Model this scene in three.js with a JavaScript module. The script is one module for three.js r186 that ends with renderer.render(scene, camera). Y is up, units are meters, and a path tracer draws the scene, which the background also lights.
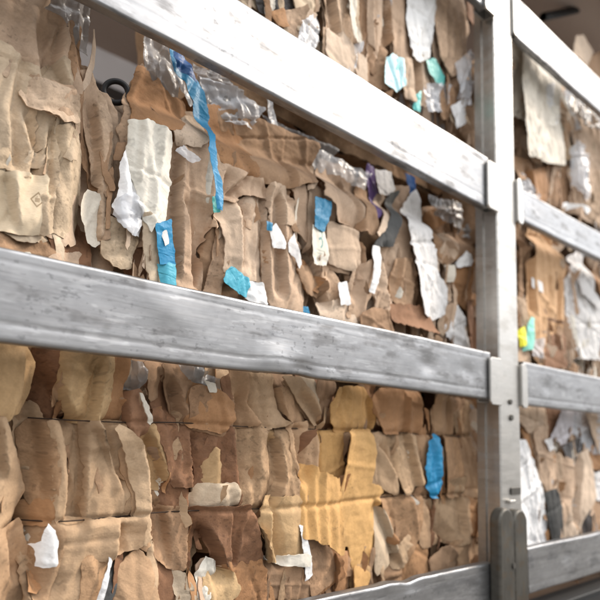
import * as THREE from 'three';
import { mergeGeometries } from 'three/addons/utils/BufferGeometryUtils.js';
import { RoundedBoxGeometry } from 'three/addons/geometries/RoundedBoxGeometry.js';

/* ---------------------------------------------------------------- camera, sky, sun, exposure */
const Y0 = 1.84;                                     // heights below are measured from the middle side board's top edge; the yard lies at -Y0
const scene = new THREE.Scene();
const camera = new THREE.PerspectiveCamera(51.62, 1, 0.05, 900);
camera.position.set(-1.6829, -0.2355 + Y0, 0.93);
camera.rotation.set(0.1978, -0.7501, 0.0484, 'YXZ');
camera.focus = 1.17; camera.userData.fStop = 2.6;
scene.add(camera);

const renderer = new THREE.WebGLRenderer({ antialias: true });
renderer.toneMapping = THREE.LinearToneMapping;
renderer.toneMappingExposure = 2.1;
renderer.shadowMap.enabled = true;

const sunDir = new THREE.Vector3(0.78, 0.74, 0.44).normalize();
{
  const W = 256, H = 128, d = new Float32Array(W * H * 4);
  for (let j = 0; j < H; j++) for (let i = 0; i < W; i++) {
    const el = ((j + 0.5) / H - 0.5) * Math.PI, az = ((i + 0.5) / W - 0.5) * 2 * Math.PI;
    const v = new THREE.Vector3(Math.cos(el) * Math.cos(az), Math.sin(el), Math.cos(el) * Math.sin(az));
    const c = Math.max(0, v.dot(sunDir)), s = Math.max(0, Math.sin(el));
    let L = 0.56 + 0.72 * s + 0.75 * Math.pow(c, 4);         // thin bright overcast with the sun's glow behind it
    let r = L * 0.985, g = L, b = L * 1.03;
    if (el < 0) { r = 0.16; g = 0.155; b = 0.15; }
    d.set([r, g, b, 1], (j * W + i) * 4);
  }
  const t = new THREE.DataTexture(d, W, H, THREE.RGBAFormat, THREE.FloatType);
  t.mapping = THREE.EquirectangularReflectionMapping; t.magFilter = t.minFilter = THREE.LinearFilter; t.needsUpdate = true;
  scene.background = t; scene.environment = t;
}
const sun = new THREE.DirectionalLight(0xfff0de, 1.5);
sun.position.copy(sunDir).multiplyScalar(12).add(new THREE.Vector3(-0.4, Y0 + 0.3, 0));
sun.target.position.set(-0.4, Y0 + 0.3, 0); sun.castShadow = true; sun.shadow.radius = 20;
Object.assign(sun.shadow.camera, { left: -4, right: 4, top: 4, bottom: -4, near: 0.5, far: 30 });
sun.shadow.mapSize.set(2048, 2048);
scene.add(sun, sun.target);

/* ---------------------------------------------------------------- helpers */
function rng(s) { let a = s >>> 0; return () => { a = (a + 0x6D2B79F5) | 0; let t = Math.imul(a ^ (a >>> 15), 1 | a); t = (t + Math.imul(t ^ (t >>> 7), 61 | t)) ^ t; return ((t ^ (t >>> 14)) >>> 0) / 4294967296; }; }
function h2(i, j, s) { let n = Math.imul(i, 374761393) ^ Math.imul(j, 668265263) ^ Math.imul(s, 1274126177); n = Math.imul(n ^ (n >>> 13), 1274126177); n ^= n >>> 16; return ((n >>> 0) / 4294967296) * 2 - 1; }
function vn(x, y, s, per = 0) {                         // smooth value noise, -1..1; per: tiling period
  const i = Math.floor(x), j = Math.floor(y); let u = x - i, v = y - j; u = u * u * u * (u * (u * 6 - 15) + 10); v = v * v * v * (v * (v * 6 - 15) + 10);
  const w = per ? (k) => ((k % per) + per) % per : (k) => k;
  const a = h2(w(i), w(j), s), b = h2(w(i + 1), w(j), s), c = h2(w(i), w(j + 1), s), d = h2(w(i + 1), w(j + 1), s);
  return a + (b - a) * u + (c - a) * v + (a - b - c + d) * u * v;
}
const facet = (x, y, s, per = 0) => { if (per) { x = ((x % per) + per) % per; y = ((y % per) + per) % per; } const w = per ? (k) => k % per : (k) => k; const i = Math.floor(x), j = Math.floor(y), u = x - i, v = y - j, b = h2(w(i + 1), w(j), s), c = h2(w(i), w(j + 1), s); if (u + v < 1) { const a = h2(i, j, s); return a + (b - a) * u + (c - a) * v; } const d = h2(w(i + 1), w(j + 1), s); return d + (c - d) * (1 - u) + (b - d) * (1 - v); };   // straight facets meeting in creases
const ridge = (x, y, s) => 1 - 2.6 * Math.abs(vn(x, y, s));
const clamp = (x, a, b) => Math.min(b, Math.max(a, x)), sstep = (a, b, x) => { const t = clamp((x - a) / (b - a), 0, 1); return t * t * (3 - 2 * t); };
const taken = {};
function numbered(n) { const k = taken[n] = (taken[n] ?? -1) + 1; return k ? `${n}_${String(k).padStart(3, '0')}` : n; }
function mesh(name, geo, mat, parent) { const m = new THREE.Mesh(geo, mat); m.name = parent ? name : numbered(name); m.castShadow = m.receiveShadow = true; (parent || scene).add(m); return m; }
function thing(name, label, category, [x, y, z], group) { const g = new THREE.Group(); g.name = numbered(name); g.position.set(x, y + Y0, z); g.userData = { label, category }; if (group) g.userData.group = group; scene.add(g); return g; }
function dataTex(W, H, fn, srgb) {
  const d = new Uint8Array(W * H * 4);
  for (let j = 0; j < H; j++) for (let i = 0; i < W; i++) { const c = fn(i, j); for (let k = 0; k < 3; k++) d[(j * W + i) * 4 + k] = clamp(c.length ? c[k] : c, 0, 255); d[(j * W + i) * 4 + 3] = 255; }
  const t = new THREE.DataTexture(d, W, H); t.wrapS = t.wrapT = THREE.RepeatWrapping; t.magFilter = THREE.LinearFilter; t.minFilter = THREE.LinearMipmapLinearFilter; t.generateMipmaps = true;
  if (srgb) t.colorSpace = THREE.SRGBColorSpace; t.needsUpdate = true; return t;
}
// the camera's pixel (of 600) carried to a depth z behind the side boards
const camM = new THREE.Matrix4().makeRotationFromEuler(camera.rotation), FPX = 620.27, camY = camera.position.y - Y0;
function at(px, py, z) { const v = new THREE.Vector3((px - 300) / FPX, -(py - 300) / FPX, -1).applyMatrix4(camM), t = (z - camera.position.z) / v.z; return [camera.position.x + t * v.x, camY + t * v.y]; }

/* ---------------------------------------------------------------- textures and materials */
const N = 768;
const kraftMap = dataTex(N, N, (i, j) => {
  const u = i / N, v = j / N; let t = 232;
  t += 9 * vn(u * 5, v * 5, 1, 5) + 7 * vn(u * 17, v * 17, 2, 17);
  t += 5 * vn(u * 190, v * 190, 3, 190) + 5 * vn(u * 96 + v * 40, v * 96 - u * 40, 4);         // fibres
  t -= 26 * sstep(0.62, 0.8, vn(u * 90, v * 90, 5, 90)) * sstep(0, 0.4, vn(u * 6, v * 6, 8, 6));   // specks of dirt
  const st = vn(u * 7 + 0.5 * vn(u * 14, v * 14, 6, 14), v * 7, 7, 7);
  t -= 11 * sstep(0.25, 0.5, st);                                                 // damp marks with an edge
  return [t + 2, t, t - 3];
}, true);
const stainMap = dataTex(N, N, (i, j) => {
  const u = i / N, v = j / N, w = 0.6 * vn(u * 10, v * 10, 16, 10); let t = 222;
  t += 12 * vn(u * 6, v * 6, 11, 6) + 7 * vn(u * 190, v * 190, 13, 190) + 6 * vn(u * 90, v * 90, 14, 90);
  const a = vn(u * 9 + w, v * 6 + w, 17, 3), b = vn(u * 23 + w, v * 19, 18, 1e6);
  t -= 15 * sstep(0.0, 0.4, a) + 9 * sstep(0.2, 0.5, b);
  t += 14 * sstep(0.35, 0.7, vn(u * 40, v * 26 + w, 19, 1e6));                      // scuffed, lighter fibres
  t -= 26 * sstep(0.6, 0.8, vn(u * 70, v * 70, 15, 70));
  return [t + 5, t - 1, t - 9];
}, true);
const cardBump = dataTex(N, N, (i, j) => {                             // dented board: flat facets between straight creases, a little flute, fibre
  const u = i / N, v = j / N, wu = u + 0.012 * vn(u * 7, v * 7, 25, 7), wv = v + 0.012 * vn(u * 7, v * 7, 26, 7);
  return 128 + 62 * facet(wu * 9, wv * 9, 22, 9) + 26 * facet(wu * 21 + 0.4, wv * 21, 23, 21) + 9 * facet(wu * 47, wv * 47, 28, 47) + 3 * vn(u * 190, v * 190, 24, 190);
});
const paperMap = dataTex(512, 512, (i, j) => {
  const u = i / 512, v = j / 512; let t = 240 + 6 * vn(u * 6, v * 6, 31, 6) + 5 * vn(u * 120, v * 120, 32, 120);
  t -= 34 * sstep(0.35, 0.6, vn(u * 11, v * 11, 33, 11)) * (0.5 + 0.5 * vn(u * 60, v * 60, 34, 60));
  return [t, t - 1, t - 3];
}, true);
const wrinkle = dataTex(512, 512, (i, j) => {
  const u = i / 512, v = j / 512, w = vn(u * 7, v * 7, 44, 7) * 0.8;
  return 128 + 90 * (0.45 - Math.abs(vn(u * 8 + w, v * 8, 41, 1e6))) + 60 * (0.45 - Math.abs(vn(u * 20, v * 20 + w, 42, 1e6))) + 26 * (0.5 - Math.abs(vn(u * 52, v * 52, 43, 52)));
});
for (const t of [kraftMap, stainMap, cardBump]) t.repeat.set(2.4, 2.4);
for (const t of [paperMap, wrinkle]) t.repeat.set(3.5, 3.5);

const TINT = {                                       // real-world base colours, linear, except the shaded tans of the lower bales
  k1: [0.65, 0.50, 0.375], k2: [0.575, 0.415, 0.295], k3: [0.40, 0.25, 0.148], k4: [0.46, 0.25, 0.12], k5: [0.27, 0.137, 0.072],
  k8: [0.545, 0.38, 0.238], k9: [0.475, 0.302, 0.175],  // darker copies of the pale tans; shade of the lower bales put into colour
  k6: [0.62, 0.495, 0.36], k7: [0.58, 0.39, 0.205], ye: [0.62, 0.365, 0.14], w: [0.82, 0.82, 0.83], w2: [0.75, 0.70, 0.61],
  b: [0.009, 0.19, 0.36], bd: [0.008, 0.08, 0.27], t: [0.06, 0.40, 0.37], tb: [0.05, 0.32, 0.42], g: [0.06, 0.06, 0.058], li: [0.52, 0.50, 0.53], dk: [0.045, 0.037, 0.033],
  pu: [0.11, 0.06, 0.19], or: [0.52, 0.18, 0.06], yg: [0.78, 0.74, 0.03], cy: [0.50, 0.76, 0.80], mi: [0.25, 0.62, 0.50],
};
const PLASTIC = new Set(['b', 'bd', 't', 'tb', 'pu', 'or', 'yg', 'cy', 'mi', 'dk', 'li']), PAPER = new Set(['w', 'w2', 'g']);
const mats = {};
function mat(code, variant = 0, stained = false) {
  const key = code + variant + (stained ? 's' : '');
  if (mats[key]) return mats[key];
  if (code === 'f' || code === 'fg') return mats[key] = new THREE.MeshPhysicalMaterial({ color: code === 'f' ? 0xe8eaee : 0xc4c2c0, transmission: code === 'f' ? 0.6 : 0.72, thickness: 0, roughness: 0.34, bumpMap: wrinkle, bumpScale: 0.003, side: THREE.DoubleSide });
  const k = [1, 0.9, 1.08, 0.82][variant], hue = [1, 1.02, 0.98, 1.0][variant];
  const c = new THREE.Color().setRGB(...TINT[code].map((v, i) => Math.min(0.86, v * k * (i === 0 ? hue : i === 2 ? 2 - hue : 1))));
  const o = { color: c, side: THREE.DoubleSide };
  if (PLASTIC.has(code)) Object.assign(o, { roughness: 0.5, bumpMap: wrinkle, bumpScale: 0.003 });
  else if (PAPER.has(code)) Object.assign(o, { roughness: 0.75, map: paperMap, bumpMap: wrinkle, bumpScale: 0.0022 });
  else Object.assign(o, { roughness: 0.86, map: stained ? stainMap : kraftMap, bumpMap: cardBump, bumpScale: stained ? 0.0105 : 0.0085 });
  return mats[key] = new THREE.MeshStandardMaterial(o);
}
function pieceName(code) { return code[0] === 'f' ? 'plastic_film' : PLASTIC.has(code) ? 'plastic_scrap' : PAPER.has(code) ? 'paper_scrap' : 'cardboard_sheet'; }

const fbm = (x, y, sd, n = 4) => { let t = 0, k = 0.55; for (let i = 0; i < n; i++) { t += k * vn(x, y, sd + i); x = x * 2.1 + 3.7; y = y * 2.1 + 1.3; k *= 0.55; } return t; };
const alu = (() => {
  const W = 1536, H = 256;                                             // covers 2.4 m by 0.32 m
  const paint = (base, k) => dataTex(W, H, (i, j) => {
    const u = i / W * 2.4, v = j / H * 0.32; let t = 0;
    t += 7 * fbm(u * 5, v * 14, 51) + 3 * vn(u * 26, v * 420, 53) + 6 * fbm(u * 60, v * 90, 52, 2);       // weathered mill finish, rolled grain along the length
    t -= 24 * sstep(0.1, 0.65, fbm(u * 13, v * 36, 54, 5)) + 22 * Math.exp(-Math.abs(vn(u * 2.2 + 0.3 * v, v * 70, 59)) / 0.035) * sstep(-0.2, 0.5, vn(u * 9, v * 20, 60));                                                // grey oxide and road film
    t -= 20 * sstep(0.35, 0.65, fbm(u * 80, v * 120, 56, 3)) * sstep(-0.1, 0.4, vn(u * 6, v * 9, 58));         // dark specks
    t += 12 * sstep(0.3, 0.55, fbm(u * 22 + v * 9, v * 120, 57, 3));                                          // rubbed streaks
    t = base + t * k; return [t, t, t + 1];
  }, true), maps = [paint(148, 1.2), paint(186, 0.4)];
  const rough = dataTex(768, 128, (i, j) => { const u = i / 768 * 2.4, v = j / 128 * 0.32; return 96 + 12 * fbm(u * 8, v * 26, 61) + 14 * vn(u * 20, v * 300, 62) + 34 * sstep(0.1, 0.65, fbm(u * 13, v * 36, 54, 5)); });
  const bump = dataTex(1024, 256, (i, j) => { const u = i / 1024 * 2.4, v = j / 256 * 0.32; return 128 + 14 * fbm(u * 9, v * 16, 71, 2) + 10 * fbm(u * 50, v * 70, 72, 3) + 5 * vn(u * 24, v * 420, 73); });
  return (off, tint = 0xffffff, kind = 0) => { const c = (t) => { const k = t.clone(); k.repeat.set(1 / 2.4, 1 / 0.32); k.offset.set(off, off * 1.7); k.needsUpdate = true; return k; };
    return new THREE.MeshStandardMaterial({ color: tint, map: c(maps[kind]), roughnessMap: c(rough), roughness: 1, metalness: 0.9, bumpMap: c(bump), bumpScale: 0.0011 }); };
})();
const steelMap = dataTex(512, 512, (i, j) => {
  const u = i / 512, v = j / 512; let t = 120 + 14 * vn(u * 6, v * 6, 81, 6) + 6 * vn(u * 40, v * 12, 82, 4) + 5 * vn(u * 150, v * 150, 83, 150);
  const r = sstep(0.3, 0.6, vn(u * 14, v * 14, 84, 14)) * 14; return [t + r * 0.3, t - r * 0.2, t - r * 0.7];
}, true);
steelMap.repeat.set(4, 4);
const M = {
  post: alu(0.31, 0xfffbf3, 1), plate: alu(0.63, 0xfffbf3, 1),
  steel: new THREE.MeshStandardMaterial({ color: 0xaaa498, map: steelMap, roughness: 0.5, metalness: 0.6 }),
  chassis: new THREE.MeshStandardMaterial({ color: 0x4a4a4a, map: steelMap, roughness: 0.6, metalness: 0.3 }),
  bolt: new THREE.MeshStandardMaterial({ color: 0x57544f, roughness: 0.5, metalness: 0.7 }),
  wire: new THREE.MeshStandardMaterial({ color: 0x3a2e26, roughness: 0.6, metalness: 0.6 }),
  black: new THREE.MeshStandardMaterial({ color: 0x111114, roughness: 0.55 }),
  core: new THREE.MeshStandardMaterial({ color: new THREE.Color().setRGB(0.50, 0.33, 0.20), map: stainMap, bumpMap: cardBump, bumpScale: 0.01, roughness: 0.95 }),
  ground: new THREE.MeshStandardMaterial({ color: new THREE.Color().setRGB(0.78, 0.76, 0.72), map: steelMap, roughness: 0.95 }),
  tarp: new THREE.MeshPhysicalMaterial({ color: new THREE.Color().setRGB(0.42, 0.385, 0.37), transmission: 0.4, thickness: 0, roughness: 1, side: THREE.DoubleSide, bumpMap: wrinkle, bumpScale: 0.004 }),
  tarp2: new THREE.MeshStandardMaterial({ color: new THREE.Color().setRGB(0.40, 0.36, 0.34), roughness: 0.6, map: steelMap }),
  roof: new THREE.MeshStandardMaterial({ color: new THREE.Color().setRGB(0.48, 0.40, 0.35), roughness: 0.9, bumpMap: wrinkle, bumpScale: 0.004 }),
  floor: new THREE.MeshStandardMaterial({ color: new THREE.Color().setRGB(0.16, 0.10, 0.06), map: kraftMap, roughness: 0.9 }),
};

/* ---------------------------------------------------------------- yard and trailer body */
{
  const g = new THREE.PlaneGeometry(1200, 1200).rotateX(-Math.PI / 2); const u = g.attributes.uv; for (let i = 0; i < u.count; i++) u.setXY(i, u.getX(i) * 300, u.getY(i) * 300);
  mesh('yard_ground', g, M.ground).userData = { kind: 'structure' };
}
function boxAt(x0, x1, y0, y1, z0, z1, r = 0) { const g = r ? new RoundedBoxGeometry(x1 - x0, y1 - y0, z1 - z0, 2, r) : new THREE.BoxGeometry(x1 - x0, y1 - y0, z1 - z0); g.translate((x0 + x1) / 2, (y0 + y1) / 2, (z0 + z1) / 2); return g; }
{
  // unseen wall behind the camera, added for the tone the lower boards mirror
  const wh = thing('added_warehouse', 'unseen clad wall added across the yard for the lower side boards to mirror', 'building', [6, -Y0, 9.2]);
  mesh('plinth', boxAt(-26, 26, 0, 0.9, 0, 0.4), new THREE.MeshStandardMaterial({ color: new THREE.Color().setRGB(0.24, 0.23, 0.22), roughness: 0.9 }), wh);
  const cl = new THREE.MeshStandardMaterial({ color: new THREE.Color().setRGB(0.68, 0.67, 0.64), roughness: 0.8 });
  for (let k = 0; k < 52; k++) mesh('cladding_panel', boxAt(-26 + k, -25.02 + k, 0.905, 3.2, 0.06, 0.3, 0.02), cl, wh);
  mesh('coping', boxAt(-26.1, 26.1, 3.205, 3.35, 0, 0.45), M.chassis, wh);
  const f = mesh('trailer_floor', boxAt(-3.2, 3.2, -0.80, -0.752, -2.42, -0.06), M.floor); f.position.y = Y0; f.userData = { kind: 'structure' };
  // roof sheet with its cross bearers
  const rf = thing('trailer_roof', 'dark brown trailer roof lining above the bales, seen beyond the topmost side board', 'roof', [0, 1.93, -1.2]);
  mesh('lining', boxAt(-3.2, 3.2, 0.0, 0.03, -1.22, 1.14), M.roof, rf);
  for (let k = 0; k < 7; k++) mesh('bearer', boxAt(-2.85 + k * 0.93, -2.80 + k * 0.93, -0.05, -0.001, -1.2, 1.12, 0.004), M.chassis, rf);
  mesh('roof_rail', boxAt(-3.2, 3.2, -0.09, 0.05, 1.142, 1.215, 0.008), M.post, rf);
  // far curtain
  const W = 160, g = new THREE.PlaneGeometry(6.4, 2.7, W, 20), p = g.attributes.position;
  for (let i = 0; i < p.count; i++) p.setZ(i, 0.02 * vn(p.getX(i) * 3, p.getY(i) * 0.8, 91) + 0.008 * vn(p.getX(i) * 11, p.getY(i) * 2, 92));
  g.computeVertexNormals();
  const tp = mesh('tarpaulin_curtain', g, M.tarp); tp.position.set(0, 0.588 + Y0, -2.44); tp.userData = { label: 'grey tarpaulin curtain closing the far side, seen through the gap between bales', category: 'curtain' };
  // boards of the far side
  { const b = mesh('far_side_board', boxAt(-3.1, 3.1, -0.07, 0.07, 0, 0.028, 0.006), M.tarp2); b.position.set(0, Y0 + 1.62, -2.395); b.userData = { label: 'dull board of the far side, glimpsed in the gap between the two upper bales', category: 'side board' }; }
  // side rail under the boards
  const sr = thing('chassis_rail', 'dark steel rail running under the lowest side boards', 'rail', [0, -0.86, -0.02]);
  mesh('beam', boxAt(-3.2, 3.2, 0, 0.115, -0.04, 0.03, 0.008), M.chassis, sr);
  mesh('ledge', boxAt(-3.2, 3.2, 0.117, 0.129, -0.04, 0.038, 0.003), M.chassis, sr);
  // black strap under the roof
  const a = at(543, 17, -0.28), b = at(612, -2, -0.16);
  const c = new THREE.CatmullRomCurve3([new THREE.Vector3(a[0], a[1], -0.28), new THREE.Vector3((a[0] + b[0]) / 2, (a[1] + b[1]) / 2 - 0.01, -0.22), new THREE.Vector3(b[0], b[1], -0.16), new THREE.Vector3(b[0] + 0.3, 1.925, -0.1)]);
  const st = mesh('roof_strap', new THREE.TubeGeometry(c, 20, 0.021, 8), M.black); st.position.y = Y0; st.userData = { label: 'black strap hanging under the trailer roof above the topmost side board', category: 'strap' };
}

/* ---------------------------------------------------------------- side boards */
function boardGeo(len, h, th, dents, seed) {
  const r = 0.006, prof = [];                              // (y, z), clockwise seen from the end
  const corner = (cy, cz, a0) => { for (let k = 0; k <= 4; k++) { const a = a0 + (k / 4) * Math.PI / 2; prof.push([cy + r * Math.sin(a), cz + r * Math.cos(a)]); } };
  const nF = 36;
  corner(h / 2 - r, -r, 0);                                // front top
  corner(h / 2 - r, -th + r, Math.PI / 2);
  corner(-h / 2 + r, -th + r, Math.PI);
  corner(-h / 2 + r, -r, Math.PI * 1.5);
  for (let k = 1; k < nF; k++) prof.push([-h / 2 + r + (h - 2 * r) * k / nF, 0]);
  prof.push([...prof[0]]);
  const nx = Math.round(len / 0.015), pos = [], uv = [], idx = [], m = prof.length; let per = 0;
  const arc = prof.map((q, k) => (k ? (per += Math.hypot(q[0] - prof[k - 1][0], q[1] - prof[k - 1][1])) : 0));
  for (let i = 0; i <= nx; i++) { const x = (i / nx - 0.5) * len;
    for (let k = 0; k < m; k++) { let [y, z] = prof[k]; const front = z > -th / 2 ? 1 : 0.25, yy = y / h; if (z === 0) z -= 0.0008 * Math.exp(-(((yy + 0.31) * h / 0.0028) ** 2)) + 0.0005 * Math.exp(-(((yy - 0.36) * h / 0.0024) ** 2));
      y += 0.0022 * vn(x * 2.2, 3, seed) + 0.0008 * vn(x * 14, y * 40, seed + 1); z += front * (0.0007 * vn(x * 4, y * 14, seed + 2) + 0.0003 * vn(x * 17, y * 30, seed + 3));
      for (const [dx, dy, s, a, b] of dents) { const e = Math.exp(-((x - dx) ** 2) / (s * s) - ((y - dy) ** 2) / (s * s * 0.5)); z += a * e * front; y += (b || 0) * e; }
      pos.push(x, y, z); uv.push(x + len / 2, arc[k]); } }
  for (let i = 0; i < nx; i++) for (let k = 0; k < m - 1; k++) { const a = i * m + k, b = a + m; idx.push(a, a + 1, b, b, a + 1, b + 1); }
  const g = new THREE.BufferGeometry(); g.setAttribute('position', new THREE.Float32BufferAttribute(pos, 3)); g.setAttribute('uv', new THREE.Float32BufferAttribute(uv, 2)); g.setIndex(idx); g.computeVertexNormals();
  // end walls
  const caps = [];
  for (const e of [0, nx]) { const cp = [], ci = [], cu = []; for (let k = 0; k < m; k++) { const o = (e * m + k) * 3; cp.push(pos[o], pos[o + 1], pos[o + 2]); cu.push(pos[o + 2], pos[o + 1]); }
    const cx = pos[e * m * 3]; cp.push(cx, 0, -th / 2); cu.push(0, 0); for (let k = 0; k < m - 1; k++) e ? ci.push(k, m, k + 1) : ci.push(k + 1, m, k);
    const c = new THREE.BufferGeometry(); c.setAttribute('position', new THREE.Float32BufferAttribute(cp, 3)); c.setAttribute('uv', new THREE.Float32BufferAttribute(cu, 2)); c.setIndex(ci); c.computeVertexNormals(); caps.push(c); }
  return mergeGeometries([g, ...caps]);
}
function board(label, x0, x1, yb0, yt0, yb1, yt1, dents, seed, z = 0) {       // lower and upper edge heights at x0 and x1
  const h = (yt0 - yb0 + yt1 - yb1) / 2, len = x1 - x0;
  const m = mesh('side_board', boardGeo(len, h, 0.028, dents, seed), alu(seed * 0.137));
  m.position.set((x0 + x1) / 2, (yb0 + yt0 + yb1 + yt1) / 4 + Y0, z); m.rotation.z = Math.atan2((yb1 + yt1 - yb0 - yt0) / 2, len);
  m.userData = { label, category: 'side board', group: 'aluminium side boards of the trailer' };
}
const dnt = (x0, x1, list) => list.map(([x, ...r]) => [x - (x0 + x1) / 2, ...r]);
board('dull aluminium side board above the mixed bale with the white film', -2.85, -0.052, 1.115, 1.275, 1.125, 1.285, [], 1);
board('bright scuffed aluminium side board above the pale torn bale and blue strip', -2.85, -0.052, 0.455, 0.632, 0.440, 0.598, dnt(-2.85, -0.052, [[-0.75, 0.02, 0.05, -0.004]]), 2);
board('grey dented aluminium side board between the blue scraps and the brown wired bale', -2.85, -0.052, -0.145, -0.001, -0.135, -0.007, dnt(-2.85, -0.052, [[-0.87, -0.045, 0.05, 0.006, 0.005], [-0.80, -0.06, 0.03, -0.006, 0.006], [-0.36, 0, 0.03, -0.005], [-0.17, 0.0, 0.035, -0.004], [-1.12, 0.02, 0.05, 0.003]]), 3);
board('aluminium side board with a worn nicked upper edge under the yellow cardboard', -2.85, -0.056, -0.735, -0.578, -0.735, -0.578, dnt(-2.85, -0.056, [[-0.42, 0.075, 0.028, -0.004, -0.007], [-0.50, 0.075, 0.02, 0.003, 0.003], [-0.3, 0.075, 0.02, 0.002, 0.002]]), 4);
board('topmost white aluminium side board past the post, under the dark roof', 0.150, 2.9, 1.125, 1.282, 1.165, 1.335, [], 5);
board('narrow white aluminium side board past the post, under the pale film bundle', 0.150, 2.9, 0.452, 0.566, 0.51, 0.62, [], 6);
board('grey aluminium side board past the post, below the yellow and mint scraps', 0.150, 2.9, -0.145, -0.012, -0.14, -0.004, dnt(0.15, 2.9, [[0.3, 0, 0.03, -0.003]]), 7);
board('blue grey aluminium side board past the post, lowest under the white paper', 0.150, 2.9, -0.690, -0.562, -0.66, -0.53, dnt(0.15, 2.9, [[0.4, 0.02, 0.03, -0.004]]), 8);

/* ---------------------------------------------------------------- post */
{
  const p = thing('side_post', 'upright aluminium post with board pockets, between the two bays', 'post', [0, -0.80, 0]);
  const s = new THREE.Shape(); // section in (x, -z)
  [[0.004, 0], [0.114, 0], [0.118, 0.004], [0.118, 0.075], [0.09, 0.075], [0.09, 0.070], [0.028, 0.070], [0.028, 0.075], [0, 0.075], [0, 0.050], [0.006, 0.048], [0.006, 0.024], [0, 0.022], [0, 0.004]].forEach(([x, z], i) => (i ? s.lineTo(x, z) : s.moveTo(x, z)));
  const g = new THREE.ExtrudeGeometry(s, { depth: 2.66, bevelEnabled: false, steps: 40 }); g.rotateX(-Math.PI / 2); // extrude up; shape y -> -z
  mesh('column', g, M.post, p);
  const yb = (y) => y + 0.80;
  const plateAt = (x0, x1, y0, y1, z0, z1, cham) => {
    const q = new THREE.Shape(); q.moveTo(x0 + cham, y0); q.lineTo(x1 - cham, y0); q.lineTo(x1, y0 + cham); q.lineTo(x1, y1 - cham * 2.4); q.lineTo(x1 - cham * 1.4, y1); q.lineTo(x0 + cham, y1); q.lineTo(x0, y1 - cham); q.lineTo(x0, y0 + cham); q.closePath();
    const e = new THREE.ExtrudeGeometry(q, { depth: z1 - z0 - 0.004, bevelEnabled: true, bevelSize: 0.002, bevelThickness: 0.002, bevelSegments: 2 }); e.translate(0, 0, z0 + 0.002); return e;
  };
  for (const y of [1.115, 0.436, -0.152]) {
    const hh = y < 0 ? 0.132 : 0.150;
    for (const [xa, xb] of [[-0.066, -0.0015], [0.1195, 0.150]]) {
      const k = mesh('board_pocket', plateAt(xa, xb, yb(y), yb(y + hh), 0.0025, 0.011, 0.007), M.plate, p);
      mesh('pocket_back', boxAt(xa + 0.002, xb - 0.001, yb(y) + 0.004, yb(y) + hh - 0.004, -0.040, -0.033, 0.002), M.plate, k);
      mesh('pocket_web', boxAt(xa < 0 ? -0.006 : 0.1195, xa < 0 ? -0.0015 : 0.124, yb(y) + 0.003, yb(y) + hh - 0.003, -0.0325, 0.002, 0.001), M.plate, k);
    }
  }
  for (const [bx, by] of [[0.058, -0.140]]) { const b = new THREE.CylinderGeometry(0.0075, 0.0085, 0.006, 12).rotateX(Math.PI / 2); b.translate(bx, yb(by), 0.0025); mesh('bolt', b, M.bolt, p); }
  { const b = new THREE.CylinderGeometry(0.0085, 0.0095, 0.006, 12).rotateX(Math.PI / 2); b.translate(0.062, yb(-0.186), 0.0025); mesh('bolt', b, M.bolt, p); }
  // latch housing at the foot: two round-topped lobes with a groove between
  const lobe = (x0, x1, y0, y1, z0, z1) => { const r = (x1 - x0) / 2, q = new THREE.Shape(); q.moveTo(x0, y0); q.lineTo(x1, y0); q.lineTo(x1, y1 - r); q.absarc(x0 + r, y1 - r, r, 0, Math.PI, false); q.closePath();
    const e = new THREE.ExtrudeGeometry(q, { depth: z1 - z0 - 0.016, bevelEnabled: true, bevelSize: 0.007, bevelThickness: 0.008, bevelSegments: 4, curveSegments: 10, bevelOffset: -0.007 }); e.translate(0, 0, z0 + 0.008); return e; };
  const h = mesh('latch_housing', lobe(-0.074, 0.004, yb(-0.86), yb(-0.434), 0.002, 0.036), M.steel, p);
  mesh('latch_cover', lobe(0.007, 0.084, yb(-0.86), yb(-0.442), 0.002, 0.034), M.steel, h);
  mesh('latch_slot', boxAt(0.050, 0.105, yb(-0.406), yb(-0.386), 0.0015, 0.005, 0.001), M.bolt, h);
  mesh('latch_pin', boxAt(0.026, 0.058, yb(-0.428), yb(-0.418), 0.002, 0.014, 0.003), M.plate, h);
  { const b = new THREE.CylinderGeometry(0.008, 0.008, 0.006, 12).rotateX(Math.PI / 2); b.translate(-0.006, yb(-0.585), 0.0365); mesh('bolt', b, M.bolt, h); }
}

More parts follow.
